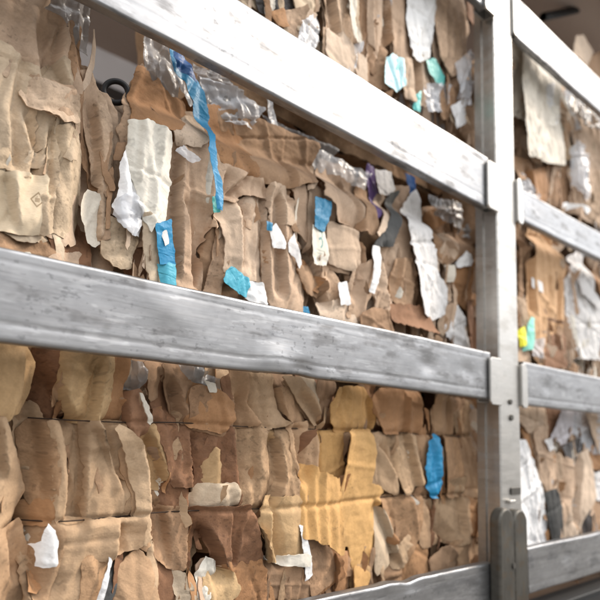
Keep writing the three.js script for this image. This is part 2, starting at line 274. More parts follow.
/* ---------------------------------------------------------------- crumpled sheets */
function delaunay(P) {                                  // P: [[x,y]...] -> triangles of indices
  const n = P.length, ord = [...Array(n).keys()].sort((a, b) => P[a][0] - P[b][0]); let x0 = 1e9, x1 = -1e9, y0 = 1e9, y1 = -1e9;
  for (const [x, y] of P) { x0 = Math.min(x0, x); x1 = Math.max(x1, x); y0 = Math.min(y0, y); y1 = Math.max(y1, y); }
  const d = Math.max(x1 - x0, y1 - y0) * 20, mx = (x0 + x1) / 2, my = (y0 + y1) / 2, Q = [...P, [mx - d, my - d], [mx, my + d], [mx + d, my - d]];
  const circ = (i, j, k) => { const [ax, ay] = Q[i], [bx, by] = Q[j], [cx, cy] = Q[k], D = 2 * (ax * (by - cy) + bx * (cy - ay) + cx * (ay - by)); if (Math.abs(D) < 1e-14) return { i, j, k, x: 0, y: 0, r: 1e9 };
    const a = ax * ax + ay * ay, b = bx * bx + by * by, c = cx * cx + cy * cy, x = (a * (by - cy) + b * (cy - ay) + c * (ay - by)) / D, y = (a * (cx - bx) + b * (ax - cx) + c * (bx - ax)) / D; return { i, j, k, x, y, r: (ax - x) ** 2 + (ay - y) ** 2 }; };
  let open = [circ(n, n + 1, n + 2)]; const closed = [];
  for (const c of ord) {
    const E = new Map(), [px, py] = Q[c], keep = [];
    for (const t of open) { const dx = px - t.x; if (dx > 0 && dx * dx > t.r) { closed.push(t); continue; } if (dx * dx + (py - t.y) ** 2 > t.r) { keep.push(t); continue; }
      for (const [a, b] of [[t.i, t.j], [t.j, t.k], [t.k, t.i]]) { const key = a < b ? a * 65536 + b : b * 65536 + a; E.has(key) ? E.set(key, null) : E.set(key, [a, b]); } }
    open = keep; for (const e of E.values()) if (e) open.push(circ(e[0], e[1], c));
  }
  return closed.concat(open).filter((t) => t.i < n && t.j < n && t.k < n).map((t) => [t.i, t.j, t.k]);
}
function inside(poly, x, y) { let r = false; for (let i = 0, j = poly.length - 1; i < poly.length; j = i++) { const [xi, yi] = poly[i], [xj, yj] = poly[j]; if ((yi > y) !== (yj > y) && x < ((xj - xi) * (y - yi)) / (yj - yi) + xi) r = !r; } return r; }

const sag = (bale, x, y) => {                                      // the bale's own uneven face: swells between the wires, tucked in under each
  let z = 0.018 * vn(x * 2.6, y * 2.2, bale.seed) + 0.005 * vn(x * 9, y * 5, bale.seed + 1);
  for (const w of bale.wires) { const d = Math.abs(y - w - 0.004 * vn(x * 6, 1, bale.seed + 2)); z -= 0.006 * Math.exp(-((d / 0.005) ** 2)) + 0.002 * Math.exp(-d / 0.03); }
  const e0 = sstep(bale.x0 + 0.07, bale.x0 - 0.01, x), e1 = sstep(bale.x1 - 0.07, bale.x1 + 0.01, x), e2 = sstep(bale.y1 - 0.09, bale.y1 + 0.02, y);
  return z - 0.05 * (e0 * e0 + e1 * e1) - bale.top * e2 * e2;
};
let pieceSeed = 1000, nTri = 0;
function sheet(bale, poly, dz, o = {}) {
  const seed = o.seed ?? pieceSeed++, R = rng(seed * 7919 + 13), cell = o.cell ?? 0.0042;
  let cx = 0, cy = 0, x0 = 1e9, x1 = -1e9, y0 = 1e9, y1 = -1e9; for (const [x, y] of poly) { cx += x / poly.length; cy += y / poly.length; x0 = Math.min(x0, x); x1 = Math.max(x1, x); y0 = Math.min(y0, y); y1 = Math.max(y1, y); }
  const sw = Math.max(0.02, x1 - x0), sh = Math.max(0.02, y1 - y0), size = Math.min(sw, sh), grow = o.grow ?? 0.0045, tear = (o.tear ?? 0.0035) * 0.6;
  // outline: resampled, slightly grown, edges torn
  let area = 0; for (let i = 0; i < poly.length; i++) { const a = poly[i], b = poly[(i + 1) % poly.length]; area += a[0] * b[1] - b[0] * a[1]; }
  const pl = area < 0 ? [...poly].reverse() : poly, out = [];
  for (let i = 0; i < pl.length; i++) { const a = pl[i], b = pl[(i + 1) % pl.length], L = Math.hypot(b[0] - a[0], b[1] - a[1]), n = Math.max(1, Math.round(L / cell)), nx = (b[1] - a[1]) / (L || 1), ny = -(b[0] - a[0]) / (L || 1);
    for (let k = 0; k < n; k++) { const t = k / n, x = a[0] + (b[0] - a[0]) * t, y = a[1] + (b[1] - a[1]) * t, j = grow + tear * (0.6 * vn(x * 24, y * 24, seed) + 0.9 * vn(x * 90, y * 90, seed + 1) + 0.7 * (R() - 0.5)) * Math.min(1, size / 0.03); out.push([x + nx * j, y + ny * j]); } }
  const nb = out.length, P = [...out];
  const hc = 0.012, bins = new Map(), key = (i, j) => i * 100003 + j;
  for (const q of out) { const k = key(Math.floor(q[0] / hc), Math.floor(q[1] / hc)); bins.has(k) ? bins.get(k).push(q) : bins.set(k, [q]); }
  const bd = (x, y) => { let d = 0.0004; const i0 = Math.floor(x / hc), j0 = Math.floor(y / hc); for (let i = i0 - 1; i <= i0 + 1; i++) for (let j = j0 - 1; j <= j0 + 1; j++) for (const p of bins.get(key(i, j)) || []) { const q = (p[0] - x) ** 2 + (p[1] - y) ** 2; if (q < d) d = q; } return Math.sqrt(d); };
  const dist = new Array(nb).fill(0);
  for (let y = y0, r = 0; y <= y1; y += cell * 0.87, r++) for (let x = x0 + (r & 1 ? cell / 2 : 0); x <= x1; x += cell) { const qx = x + (R() - 0.5) * cell * 0.35, qy = y + (R() - 0.5) * cell * 0.35; if (!inside(out, qx, qy)) continue; const d = bd(qx, qy); if (d < cell * 0.55) continue; P.push([qx, qy]); dist.push(d); }
  const T = delaunay(P).filter(([a, b, c]) => inside(out, (P[a][0] + P[b][0] + P[c][0]) / 3, (P[a][1] + P[b][1] + P[c][1]) / 3));
  // relief: folds, crumple, dome, tilt, lifted or tucked edges
  const A = (o.crumple ?? 0.007) * 0.5, folds = [], nf = (o.folds ?? 3) + 1 + Math.floor(sw * 10);
  for (let i = 0; i < nf; i++) { const a = (R() < 0.72 ? 0 : Math.PI / 2) + (R() - 0.5) * 0.9, px = x0 + R() * sw, py = y0 + R() * sh; folds.push([Math.cos(a), Math.sin(a), px, py, (R() < 0.6 ? -1 : 1) * A * (0.4 + 0.7 * R()), 0.004 + 0.012 * R()]); }
  const tx = o.tilt ? o.tilt[0] : (R() - 0.5) * 0.32, ty = o.tilt ? o.tilt[1] : (R() - 0.5) * 0.14, dome = (o.dome ?? 0.004) * 0.4, tuck = (o.tuck ?? 0.006) * 0.25, s2 = seed % 997;
  const ra = (R() - 0.5) * 1.2, rc = Math.cos(ra), rs = Math.sin(ra), bend = (R() - 0.35) * 0.010, la = R() * 6.28, lf = o.lift || (R() < 0.4 ? [Math.cos(la), Math.sin(la), 0.005 + 0.009 * R()] : null);
  const th = o.thick ?? 0.0028;
  const fs = o.fs ?? 1, asp = o.asp ?? 0.5;
  const relief = (x, y, d) => {
    const u = (x - cx) / (sw / 2), v = (y - cy) / (sh / 2), wx = x + 0.004 * vn(x * 14, y * 14, s2), wy = y + 0.004 * vn(x * 14, y * 14, s2 + 5);
    let z = dz + sag(bale, x, y) + tx * (x - cx) + ty * (y - cy) + dome * Math.min(1, size / 0.05) * Math.max(-0.6, 1 - 0.7 * u * u - 0.5 * v * v);
    const fx = wx * rc - wy * rs, fy = wx * rs + wy * rc;
    z += A * (0.95 * facet(fx * 17 * fs, fy * 17 * fs * asp, s2 + 11) + 0.5 * facet(fy * 41 * fs * asp + 0.3 * fx, fx * 41 * fs, s2 + 12) + 0.10 * ridge(wx * 70 * fs, wy * 60 * fs, s2 + 13)) - bend * u * u;
    if (th > 0.001) z += foldDepth(bale, x, y) + 0.0014 * facet(x * 26 + 0.8 * rs * y * 9, y * 3.5, s2 + 17) + 0.0006 * facet(x * 75, y * 9, s2 + 18);     // upright folds from the press
    for (const [ca, sa, px, py, am, w] of folds) { const q = Math.abs((x - px) * ca + (y - py) * sa); if (q < w) z += am * (1 - q / w); }
    z -= tuck * Math.exp(-d / 0.006);
    if (lf) { const q = Math.max(0, u * lf[0] + v * lf[1]); z += lf[2] * q * q; }
    if (o.pleat) z += o.pleat[0] * Math.abs(((x / o.pleat[1] + 0.3 * vn(x * 9, y * 5, s2)) % 1 + 1) % 1 - 0.5);
    return z;
  };
  const pos = [], uv = [], idx = [], ua = o.ua ?? R() * 6.28, ca = Math.cos(ua), sa = Math.sin(ua), ox = R() * 3, oy = R() * 3, B = bale.base;
  P.forEach(([x, y], i) => { pos.push(x - B[0], y - B[1], relief(x, y, dist[i]) - B[2]); o.mat ? uv.push((x - x0) / sw, (y - y0) / sh) : uv.push(x * ca - y * sa + ox, x * sa + y * ca + oy); });
  for (const [a, b, c] of T) { const cr = (P[b][0] - P[a][0]) * (P[c][1] - P[a][1]) - (P[b][1] - P[a][1]) * (P[c][0] - P[a][0]); cr > 0 ? idx.push(a, b, c) : idx.push(a, c, b); }
  if (th > 0) { const s = pos.length / 3; for (const dzr of [0, -th]) for (let i = 0; i < nb; i++) { pos.push(pos[i * 3], pos[i * 3 + 1], pos[i * 3 + 2] + dzr); uv.push(uv[i * 2] + (dzr ? 0.004 : 0), uv[i * 2 + 1]); }
    for (let i = 0; i < nb; i++) { const j = (i + 1) % nb; idx.push(s + i, s + nb + i, s + j, s + j, s + nb + i, s + nb + j); } }
  const g = new THREE.BufferGeometry(); g.setAttribute('position', new THREE.Float32BufferAttribute(pos, 3)); g.setAttribute('uv', new THREE.Float32BufferAttribute(uv, 2)); g.setIndex(idx); g.computeVertexNormals();
  nTri += idx.length / 3; return g;
}

/* ---------------------------------------------------------------- bales */
function makeBale(name, label, x0, x1, y0, y1, zf, wires, seed, top = 0.04, fill = ['k2', 'k3', 'k4', 'k1'], dens = 1, deep = 0.044, depth = 0.96) {
  const base = [(x0 + x1) / 2, y0, zf - 0.55], root = thing(name, label, 'bale', base, 'bales of waste cardboard on the trailer');
  const bale = { x0, x1, y0, y1, zf, wires, seed, base, root, top }; bale.folds = foldsOf(bale);
  // pressed body
  const g = new THREE.BoxGeometry(x1 - x0 - 0.03, y1 - y0 - 0.02, depth, 60, 30, 12), p = g.attributes.position, uvv = g.attributes.uv;
  for (let i = 0; i < p.count; i++) { let x = p.getX(i) + base[0], y = p.getY(i) + (y0 + y1) / 2, z = p.getZ(i) - 0.035 + zf - 0.55 + (0.96 - depth) / 2;
    const s = sag(bale, x, y), k = 0.02 * vn(x * 16, y * 9 + z * 9, seed + 31) + 0.012 * vn(x * 40, y * 15 + z * 20, seed + 32);
    if (p.getZ(i) > depth / 2 - 0.01) { z += s - 0.055 + Math.min(0, k) * 1.3; } else { x += k * 0.6 * Math.sign(p.getX(i)) * (Math.abs(p.getX(i)) > (x1 - x0) / 2 - 0.03 ? 1 : 0); y += k * 0.4; }
    p.setXYZ(i, x - base[0], y - y0, z - base[2]); uvv.setXY(i, x + z * 0.5, y + z * 0.7); }
  g.computeVertexNormals(); mesh('pressed_body', g, M.core, root);
  // ordinary sheets showing between the ones picked out below
  const R = rng(seed * 31 + 7), nF = Math.round((x1 - x0) * (y1 - y0) * 95 * dens);
  for (let i = 0; i < nF; i++) {
    const w = 0.045 + 0.09 * R() * R() + 0.02 * R(), h = 0.10 + 0.20 * R(), x = x0 + 0.02 + R() * (x1 - x0 - 0.04), y = y0 + 0.04 + R() * (y1 - y0 - 0.05), a = (R() - 0.5) * 0.7, n = 7, q = [];
    for (let k = 0; k < n; k++) { const t = (k + 0.6 * (R() - 0.5)) / n * Math.PI * 2, e = 0.75 + 0.35 * R(), ux = Math.sign(Math.cos(t)) * Math.abs(Math.cos(t)) ** 0.6 * w / 2 * e, uy = Math.sign(Math.sin(t)) * Math.abs(Math.sin(t)) ** 0.6 * h / 2 * e; q.push([clamp(x + ux * Math.cos(a) - uy * Math.sin(a), x0 - 0.01, x1 + 0.01), clamp(y + ux * Math.sin(a) + uy * Math.cos(a), y0, y1 + 0.015)]); }
    const c = fill[Math.floor(R() * fill.length)], v = Math.floor(R() * 4), inView = x > -1.5 && x < 1.3;
    mesh(pieceName(c), sheet(bale, q, zf - deep - 0.014 * R() + (i / nF) * 0.012, { cell: inView ? 0.0095 : 0.016, crumple: 0.009, tilt: [(R() - 0.5) * 0.35, (R() - 0.5) * 0.2], tear: 0.005 }), mat(c, v, R() < 0.3), root);
  }
  // sheets pressed on edge
  const nE = Math.round((x1 - x0) * (y1 - y0) * 70 * dens);
  for (let i = 0; i < nE; i++) {
    const w = 0.006 + 0.012 * R(), h = 0.05 + 0.16 * R(), x = x0 + 0.02 + R() * (x1 - x0 - 0.04), y = y0 + 0.04 + R() * (y1 - y0 - 0.08), a = (R() - 0.5) * 0.5, q = [];
    for (const [ux, uy] of [[-w, -h], [w, -h * 0.9], [w * 1.1, 0], [w, h], [-w, h * 0.85], [-w * 1.2, 0]]) q.push([x + (ux * Math.cos(a) - uy * Math.sin(a)) / 2, clamp(y + (ux * Math.sin(a) + uy * Math.cos(a)) / 2, y0, y1 + 0.01)]);
    const c = fill[Math.floor(R() * fill.length)];
    mesh(pieceName(c), sheet(bale, q, zf - 0.021 - 0.012 * R(), { cell: 0.006, crumple: 0.004, tilt: [(R() < 0.5 ? -1 : 1) * (1.2 + 1.5 * R()), (R() - 0.5) * 0.3], tear: 0.003, grow: 0, lift: [0, 0, 0] }), mat(c, Math.floor(R() * 3), R() < 0.2), root);
  }
  // torn slivers and small scraps caught in the surface
  const nS = Math.round((x1 - x0) * (y1 - y0) * 150 * dens);
  for (let i = 0; i < nS; i++) {
    const thin = R() < 0.7, w = thin ? 0.006 + 0.014 * R() : 0.02 + 0.03 * R(), h = thin ? 0.05 + 0.17 * R() * R() + 0.03 * R() : 0.02 + 0.035 * R(), x = x0 + 0.02 + R() * (x1 - x0 - 0.04), y = y0 + 0.03 + R() * (y1 - y0 - 0.15), a = (R() - 0.5) * 0.6, b = (R() - 0.5) * 0.02, q = [];
    for (const [ux, uy] of [[-0.5, -0.5], [0.1, -0.56], [0.5, -0.4], [0.42, 0], [0.5, 0.36], [0.05, 0.55], [-0.4, 0.48], [-0.5, 0.1]]) { const px = ux * w * (0.75 + 0.5 * R()) + b * (1 - 4 * uy * uy), py = uy * h * (0.85 + 0.3 * R()); q.push([x + px * Math.cos(a) - py * Math.sin(a), clamp(y + px * Math.sin(a) + py * Math.cos(a), y0, y1 + 0.01)]); }
    const c = R() < 0.06 ? 'w2' : fill[Math.floor(R() * fill.length)];
    mesh(pieceName(c), sheet(bale, q, zf - 0.006 + 0.010 * R(), { cell: 0.006, crumple: 0.004, tilt: [(R() - 0.5) * 1.1, (R() - 0.5) * 0.2], tear: 0.004, grow: 0, thick: 0.002 }), mat(c, Math.floor(R() * 4), R() < 0.3), root);
  }
  // tie wires
  for (const w of wires) { const pts = []; for (let x = x0 - 0.005; x <= x1 + 0.005; x += 0.03) pts.push(new THREE.Vector3(x - base[0], w + 0.004 * vn(x * 6, 1, seed + 2) - y0, zf + sag(bale, x, w) + 0.0025 + 0.003 * vn(x * 9, 2, seed) - base[2])); mesh('tie_wire', new THREE.TubeGeometry(new THREE.CatmullRomCurve3(pts), pts.length * 2, 0.0012, 5), M.wire, root); }
  return bale;
}
// deep upright folds where one crushed layer meets the next, traced along their run
const FOLDS = {
  100: '75,40 85,90 98,160 98,190|88,110 100,170 102,230|52,130 50,180 48,225|105,100 112,150 108,230|28,120 36,150 32,170|66,20 60,60 66,80|20,60 10,110 14,160|10,180 16,220|40,30 44,70',
  200: '187,205 195,230 198,260 204,290|215,215 208,250 203,285|226,175 223,190 216,214|268,188 268,230 269,295|308,165 309,220|296,160 292,200|340,224 360,230|361,180 361,262|248,175 232,190|312,250 320,275 326,302|352,268 348,292|398,250 394,285|426,215 430,240 440,258|450,212 458,250|474,220 476,300|182,150 180,200 184,270|240,200 244,262|282,200 284,290|380,250 386,300',
  300: '28,360 26,395 18,415|0,430 6,470|10,540 20,580',
  400: '20,415 26,440 28,470 22,500 26,520 34,560 38,600|62,385 66,400 78,420|37,360 32,385 30,410|48,425 50,460 53,495|66,425 72,470 70,515|87,424 88,480 87,520|100,425 115,460 125,485|128,385 124,400 126,424|141,440 150,470 152,500 156,545|155,440 165,465 168,482|192,440 194,480 190,530 186,568|176,385 182,412|244,380 244,402 256,425|275,385 278,405 284,424|231,400 230,430 234,482|272,440 275,480 266,502|287,430 288,455 294,480|300,395 318,425|334,392 326,415|372,400 380,420 378,432|318,432 317,475|407,395 408,432|424,398 424,425|452,402 455,432|385,450 397,472|412,435 418,470 420,492|464,440 465,492|382,505 392,530 402,560|430,510 440,535 455,550|466,500 466,532|250,515 258,540 262,565|205,530 214,550 222,570|264,505 266,540 272,562|100,366 96,395 92,420|300,438 292,466|437,510 438,530|120,530 118,550|168,515 170,560|226,515 228,560|96,430 118,470',
  500: '360,-20 362,42|388,-10 391,45|372,-10 376,52|412,-10 413,55|458,40 452,76|332,0 338,30|446,0 444,60|420,64 422,98',
  600: '516,120 548,132|530,170 534,196', 700: '590,130 596,215|576,130 578,200',
  800: '548,236 566,270 568,335|530,240 531,310|545,280 543,345|558,280 556,345', 850: '600,300 602,350', 900: '560,455 562,500|580,460 578,520|540,440 548,470',
};
function foldsOf(bale) { return (FOLDS[bale.seed] || '').split('|').filter(Boolean).map((t, k) => { const P = t.trim().split(/\s+/).map((q) => q.split(',').map(Number)).map(([px, py]) => at(px, py, bale.zf)); return { P, s: k & 1 ? 1 : -1, d: 0.014 + 0.016 * (0.5 + 0.5 * h2(k, bale.seed, 5)) }; }); }
function foldDepth(bale, x, y) {
  let z = 0;
  for (const { P, s, d } of bale.folds) {
    let best = 1e9, side = 0, over = 0;
    for (let i = 0; i + 1 < P.length; i++) { const [ax, ay] = P[i], bx = P[i + 1][0] - ax, by = P[i + 1][1] - ay, L = bx * bx + by * by, tr = ((x - ax) * bx + (y - ay) * by) / L, t = clamp(tr, 0, 1), dx = x - ax - bx * t, dy = y - ay - by * t, q = dx * dx + dy * dy; if (q < best) { best = q; side = (bx * (y - ay) - by * (x - ax)) / Math.sqrt(L); over = Math.abs(tr - t) * Math.sqrt(L); } }
    if (best < 0.004) { const r = Math.sqrt(best), e = Math.max(0, 1 - over / 0.025), k = sstep(-0.0055, 0.0055, side * s); z += e * d * (k * 0.4 * Math.max(0, 1 - r / 0.03) - (1 - k) * 0.85 * Math.max(0, 1 - r / 0.05)) - e * 0.5 * d * Math.exp(-r / 0.0035) * (1 - k); }     // a flat layer runs up over the edge of the next
  }
  return z;
}
const LB = makeBale('cardboard_bale', 'pale crumpled bale with torn beige layers beside the white box scrap', -2.5, -1.245, -0.075, 0.56, -0.10, [], 100, 0.02, ['k6', 'k1', 'k6', 'k2'], 1, 0.026);
const MB = makeBale('cardboard_bale', 'mixed cardboard bale holding blue strips and white paper scraps', -1.225, 0.115, -0.075, 0.395, -0.11, [], 200, 0.07, ['k2', 'k3', 'k1', 'k2'], 1);
const AB = makeBale('cardboard_bale', 'smooth tan bale beside the wired bale with white paper triangle', -2.5, -1.285, -0.752, -0.085, -0.10, [], 300, 0.02, ['k9', 'k8', 'k7'], 0.9);
const BB = makeBale('cardboard_bale', 'brown wired cardboard bale with yellow sheet and small blue plastic scrap', -1.275, 0.048, -0.752, -0.085, -0.11, [-0.245, -0.410], 400, 0.03, ['k4', 'k9', 'k4', 'k5', 'k3', 'k8'], 1);
const TB = makeBale('cardboard_bale', 'grey brown bale with white film and teal scraps behind the topmost boards', -0.93, 0.085, 0.56, 1.30, -0.11, [], 500, 0.03, ['k2', 'k6', 'k1', 'f', 'k3'], 1.1, 0.044, 0.45);
const RT = makeBale('cardboard_bale', 'bale wrapped in pale creased film, resting past the post', 0.13, 0.80, 0.515, 1.27, -0.11, [], 600, 0.03, ['k1', 'k6', 'k2', 'k3'], 0.9);
const RU = makeBale('cardboard_bale', 'tan bale with grey film and one flap standing up near the roof', 0.84, 2.2, 0.515, 1.40, -0.12, [], 700, 0.04, ['k2', 'k6', 'k1', 'f'], 1);
const RM = makeBale('cardboard_bale', 'tan bale with yellow and mint scraps and a hanging white sheet', 0.135, 0.725, -0.075, 0.50, -0.11, [], 800, 0.05, ['k2', 'k1', 'k3'], 1);
const RN = makeBale('cardboard_bale', 'bale with a long bright white sheet above the grey board past the post', 0.74, 2.1, -0.075, 0.50, -0.12, [], 850, 0.05, ['k2', 'k1', 'k3', 'w2'], 1);
const RB = makeBale('cardboard_bale', 'loose bale of white paper, cream card and charcoal scraps past the post', 0.10, 1.9, -0.752, -0.085, -0.11, [], 900, 0.03, ['k2', 'k3', 'k1', 'k4', 'f'], 1);

// picked-out sheets: [bale, colour(+s: stained), lift in mm, outline in picture pixels, options]
const hs0 = (t) => t.length * 131 + t.charCodeAt(0) * 7 + t.charCodeAt(4) * 977 + t.charCodeAt(9) * 13;
function put(bale, code, mm, str, o = {}) {
  const stained = code.endsWith('s') || (/^k[123689]$/.test(code) && h2(hs0(str), 3, 9) > 0.4), c = code.endsWith('s') ? code.slice(0, -1) : code, hs = [...str].reduce((t, ch) => (Math.imul(t, 31) + ch.charCodeAt(0)) >>> 0, 7) % 100003, pts = str.trim().split(/\s+/).map((q) => q.split(',').map(Number));
  if (!/^k/.test(c) && c !== 'ye' && mm >= 5 && mm < 25) mm += 6;
  if (/^k/.test(c) && !o.lift) mm += 5 * h2(hs, 11, 3);
  const poly = pts.map(([px, py]) => { let z = bale.zf + mm / 1000, p; for (let k = 0; k < 6; k++) { p = at(px, py, z); z = bale.zf + mm / 1000 + sag(bale, p[0], p[1]); } return p; });
  const R = rng(hs * 131 + 5), soft = c[0] === 'f' || PLASTIC.has(c) || PAPER.has(c), oo = soft ? { thick: 0.0008, grow: 0.0005, crumple: 0.007, fs: 1.5, folds: 5, tuck: 0.002, dome: 0.004, lift: [0, 0, 0], seed: hs, ...o } : { seed: hs, ...o };
  if (bale.zf + mm / 1000 > -0.045) throw new Error('sheet reaches the boards');
  const m = mesh(o.name || pieceName(c), sheet(bale, poly, bale.zf + mm / 1000, oo), o.mat || mat(c, o.v ?? hs % 3, stained), bale.root);
  if (!soft && !o.mat && poly.length > 4 && R() < 0.42) {                       // the next ply of the same board, slipped out a little
    let cx = 0, cy = 0; for (const q of poly) { cx += q[0] / poly.length; cy += q[1] / poly.length; }
    const k = 1.0 + 0.05 * R(), dx = (R() - 0.5) * 0.022, dy = (R() - 0.5) * 0.026, alt = { k1: 'k2', k2: 'k1', k3: 'k4', k4: 'k3', k5: 'k3', k6: 'k1', k7: 'k2', ye: 'k7', k8: 'k9', k9: 'k8' }[c];
    mesh('cardboard_sheet', sheet(bale, poly.map(([x, y]) => [cx + (x - cx) * k + dx, cy + (y - cy) * k + dy]), bale.zf + mm / 1000 - 0.007, { ...o, seed: hs + 50021, lift: undefined, pleat: undefined, cell: 0.008, tear: 0.006 }), mat(alt, Math.floor(R() * 3), R() < 0.3), bale.root);
  }
  if (o.label) m.userData.label = o.label;
  return m;
}
function printed(tint, draw) {                                   // carton with faded print on it
  const c = document.createElement('canvas'); c.width = c.height = 512; const x = c.getContext('2d'), R = rng(77);
  x.fillStyle = tint; x.fillRect(0, 0, 512, 512);
  for (let i = 0; i < 5000; i++) { x.fillStyle = R() < 0.5 ? 'rgba(70,40,15,0.05)' : 'rgba(255,240,215,0.05)'; x.fillRect(R() * 512, R() * 512, 2 + R() * 26, 1 + R() * 2); }
  draw(x); const t = new THREE.CanvasTexture(c); t.colorSpace = THREE.SRGBColorSpace;
  return new THREE.MeshStandardMaterial({ map: t, roughness: 0.85, side: THREE.DoubleSide });
}
const flap = { tuck: 0, tear: 0.006, dome: 0.004 };
/* pale crumpled bale */
put(LB, 'k2', -4, '-60,-30 42,-12 66,22 68,60 52,76 20,62 0,46 -60,45', { crumple: 0.013 });
put(LB, 'k6', -6, '-60,38 0,44 24,62 44,70 66,58 84,95 86,130 60,130 36,150 -60,150', { crumple: 0.013 });
put(LB, 'k6s', 0, '-60,90 25,88 33,108 37,140 31,164 27,178 5,168 -60,162', { ...flap, crumple: 0.010, lift: [0.3, -1, 0.010] });
put(LB, 'k6', -8, '-60,158 30,172 34,200 48,214 46,240 20,240 0,226 -60,226', { crumple: 0.013 });
put(LB, 'k6', -2, '-14,172 44,178 50,214 44,234 10,232 -14,224', { crumple: 0.010, mat: printed('#c9b79c', (x) => { x.translate(385, 215); x.strokeStyle = 'rgba(95,75,50,0.55)'; x.lineWidth = 10; x.beginPath(); x.moveTo(0, -62); x.lineTo(46, 0); x.lineTo(0, 56); x.lineTo(-46, 0); x.closePath(); x.stroke(); x.fillStyle = 'rgba(95,75,50,0.4)'; x.fillRect(-18, -18, 36, 36); }) });
put(LB, 'k6', -2, '36,120 56,122 60,150 52,200 50,232 40,236 32,205 30,172', { crumple: 0.013 });
put(LB, 'k6', 2, '52,152 58,126 72,126 84,150 84,178 80,196 79,215 74,238 64,236 50,226 48,200', { crumple: 0.013 });
put(LB, 'k1', 10, '24,88 40,78 60,80 74,90 80,106 80,121 64,118 50,109 40,108 30,101', { ...flap, crumple: 0.009, lift: [-0.2, -1, 0.010], v: 2, label: 'torn pale outer ply hanging loose' });
put(LB, 'k3s', -8, '66,18 82,24 84,60 90,108 99,160 98,190 86,152 80,110 70,60', { crumple: 0.013, asp: 0.2 });
put(LB, 'k1', -2, '84,58 94,68 105,100 112,130 111,180 105,236 98,240 101,190 97,152 90,112', { crumple: 0.008, asp: 0.15, tuck: 0.014 });
put(LB, 'k2', -18, '104,92 114,112 118,150 116,200 108,255 102,258 110,190 111,140', { crumple: 0.008, asp: 0.15 });
put(LB, 'w2', 4, '79,208 86,190 99,196 101,226 96,248 88,242', { ...flap, lift: [0, -1, 0.006] });
put(LB, 'k5', -16, '50,236 78,214 90,240 88,268 56,270', { crumple: 0.01 });
put(LB, 'k3s', -6, '-60,216 2,224 14,240 40,233 52,246 52,285 -60,275', { crumple: 0.013 });
put(LB, 'k2', -4, '50,258 90,252 100,290 50,282', {});
put(LB, 'fg', -10, '30,-30 84,-30 92,20 88,55 76,40 60,16 40,6', { crumple: 0.02 });
/* mixed bale: left part */
put(MB, 'k2', -14, '143,66 124,98 120,128 126,150 134,122 142,100', { asp: 0.2 });
put(MB, 'k4', -10, '140,66 160,82 170,98 185,102 187,118 176,130 160,130 131,122 129,100', { dome: 0.02, crumple: 0.010 });
put(MB, 'fg', -8, '146,32 166,40 174,58 180,80 178,98 165,96 146,78 142,56', { crumple: 0.014 });
put(MB, 'f', 0, '170,45 174,48 176,72 184,84 196,104 192,106 178,84 170,68', { crumple: 0.006 });
put(MB, 'w2', 14, '131,118 150,121 170,132 174,142 174,160 171,176 175,181 172,200 168,224 156,222 152,232 144,215 140,190 130,160 130,140', { crumple: 0.010, folds: 7, thick: 0.003, label: 'flattened off-white carton' });
put(MB, 'w', 8, '120,162 131,142 142,172 147,206 144,236 132,232 118,214 114,206 119,188', { crumple: 0.012 });
put(MB, 'f', 18, '116,200 132,192 143,204 144,224 134,236 122,228 114,214', { crumple: 0.016, fs: 2.2, folds: 8 });
put(MB, 'k6s', -4, '106,218 128,224 140,238 132,254 130,268 114,264 103,252', {});
put(MB, 'k5', -22, '132,232 150,230 156,280 128,272', {});
put(MB, 'k6', 2, '143,214 154,222 158,250 161,284 152,282 147,250', { asp: 0.2 });
put(MB, 'b', 10, '154,224 171,219 173,236 175,258 176,264 160,264 157,244', { label: 'blue printed carton scrap', crumple: 0.004, tuck: 0 });
put(MB, 'w', 14.5, '161,231 167,230 171,243 165,246', { crumple: 0.001, folds: 0, tear: 0.001, tuck: 0, dome: 0, grow: 0 });
put(MB, 'tb', 9, '160,263 176,264 177,290 162,288', { crumple: 0.004 });
put(MB, 'k2', 0, '174,144 205,138 212,150 214,192 210,224 201,250 205,298 176,292 175,256 170,226 174,196', { crumple: 0.009, folds: 5 });
put(MB, 'k1', 4, '172,129 186,117 204,121 207,139 198,146 178,143', { v: 2 });
put(MB, 'k3', -14, '203,246 216,212 224,226 223,252 216,292 203,296', {});
put(MB, 'k2', -4, '219,236 227,226 226,262 216,300 208,296', { asp: 0.2 });
put(MB, 'k3', -6, '206,112 236,112 270,128 312,148 312,182 292,186 268,182 246,176 232,170 214,150', { crumple: 0.011, v: 2 });
put(MB, 'k2', -2, '214,150 232,168 248,176 264,180 268,196 246,192 232,202 222,194 216,176', { crumple: 0.010, folds: 5 });
put(MB, 'k1', 2, '216,214 226,194 234,202 266,192 268,216 266,262 268,280 240,278 224,270 226,240', { crumple: 0.008, folds: 4, v: 0 });
put(MB, 'b', 26, '172,46 183,50 193,66 205,92 209,118 214,142 215,170 219,182 220,198 218,212 213,210 212,182 208,150 203,126 194,101 186,80 176,70', { crumple: 0.006, asp: 0.3, tear: 0.003, label: 'long hanging strip of blue plastic' });
put(MB, 'bd', 31, '175,50 184,56 192,72 196,84 186,76 177,68', { crumple: 0.008 });
put(MB, 't', 29, '213,196 220,194 220,212 214,212', { crumple: 0.004 });
put(MB, 'fg', -2, '196,60 222,76 244,92 240,112 222,118 206,104', { crumple: 0.018, fs: 2 });
put(MB, 'fg', -14, '262,112 300,132 338,150 330,158 290,146', { crumple: 0.012, fs: 1.4 });
put(MB, 'f', 2, '266,92 272,100 280,132 285,156 281,158 275,134 268,112', { crumple: 0.006 });
put(MB, 'f', 4, '200,72 232,88 262,110 250,130 226,120 210,104', { crumple: 0.014 });
put(MB, 'f', 6, '300,142 340,160 372,174 364,190 340,176 316,172', { crumple: 0.012 });
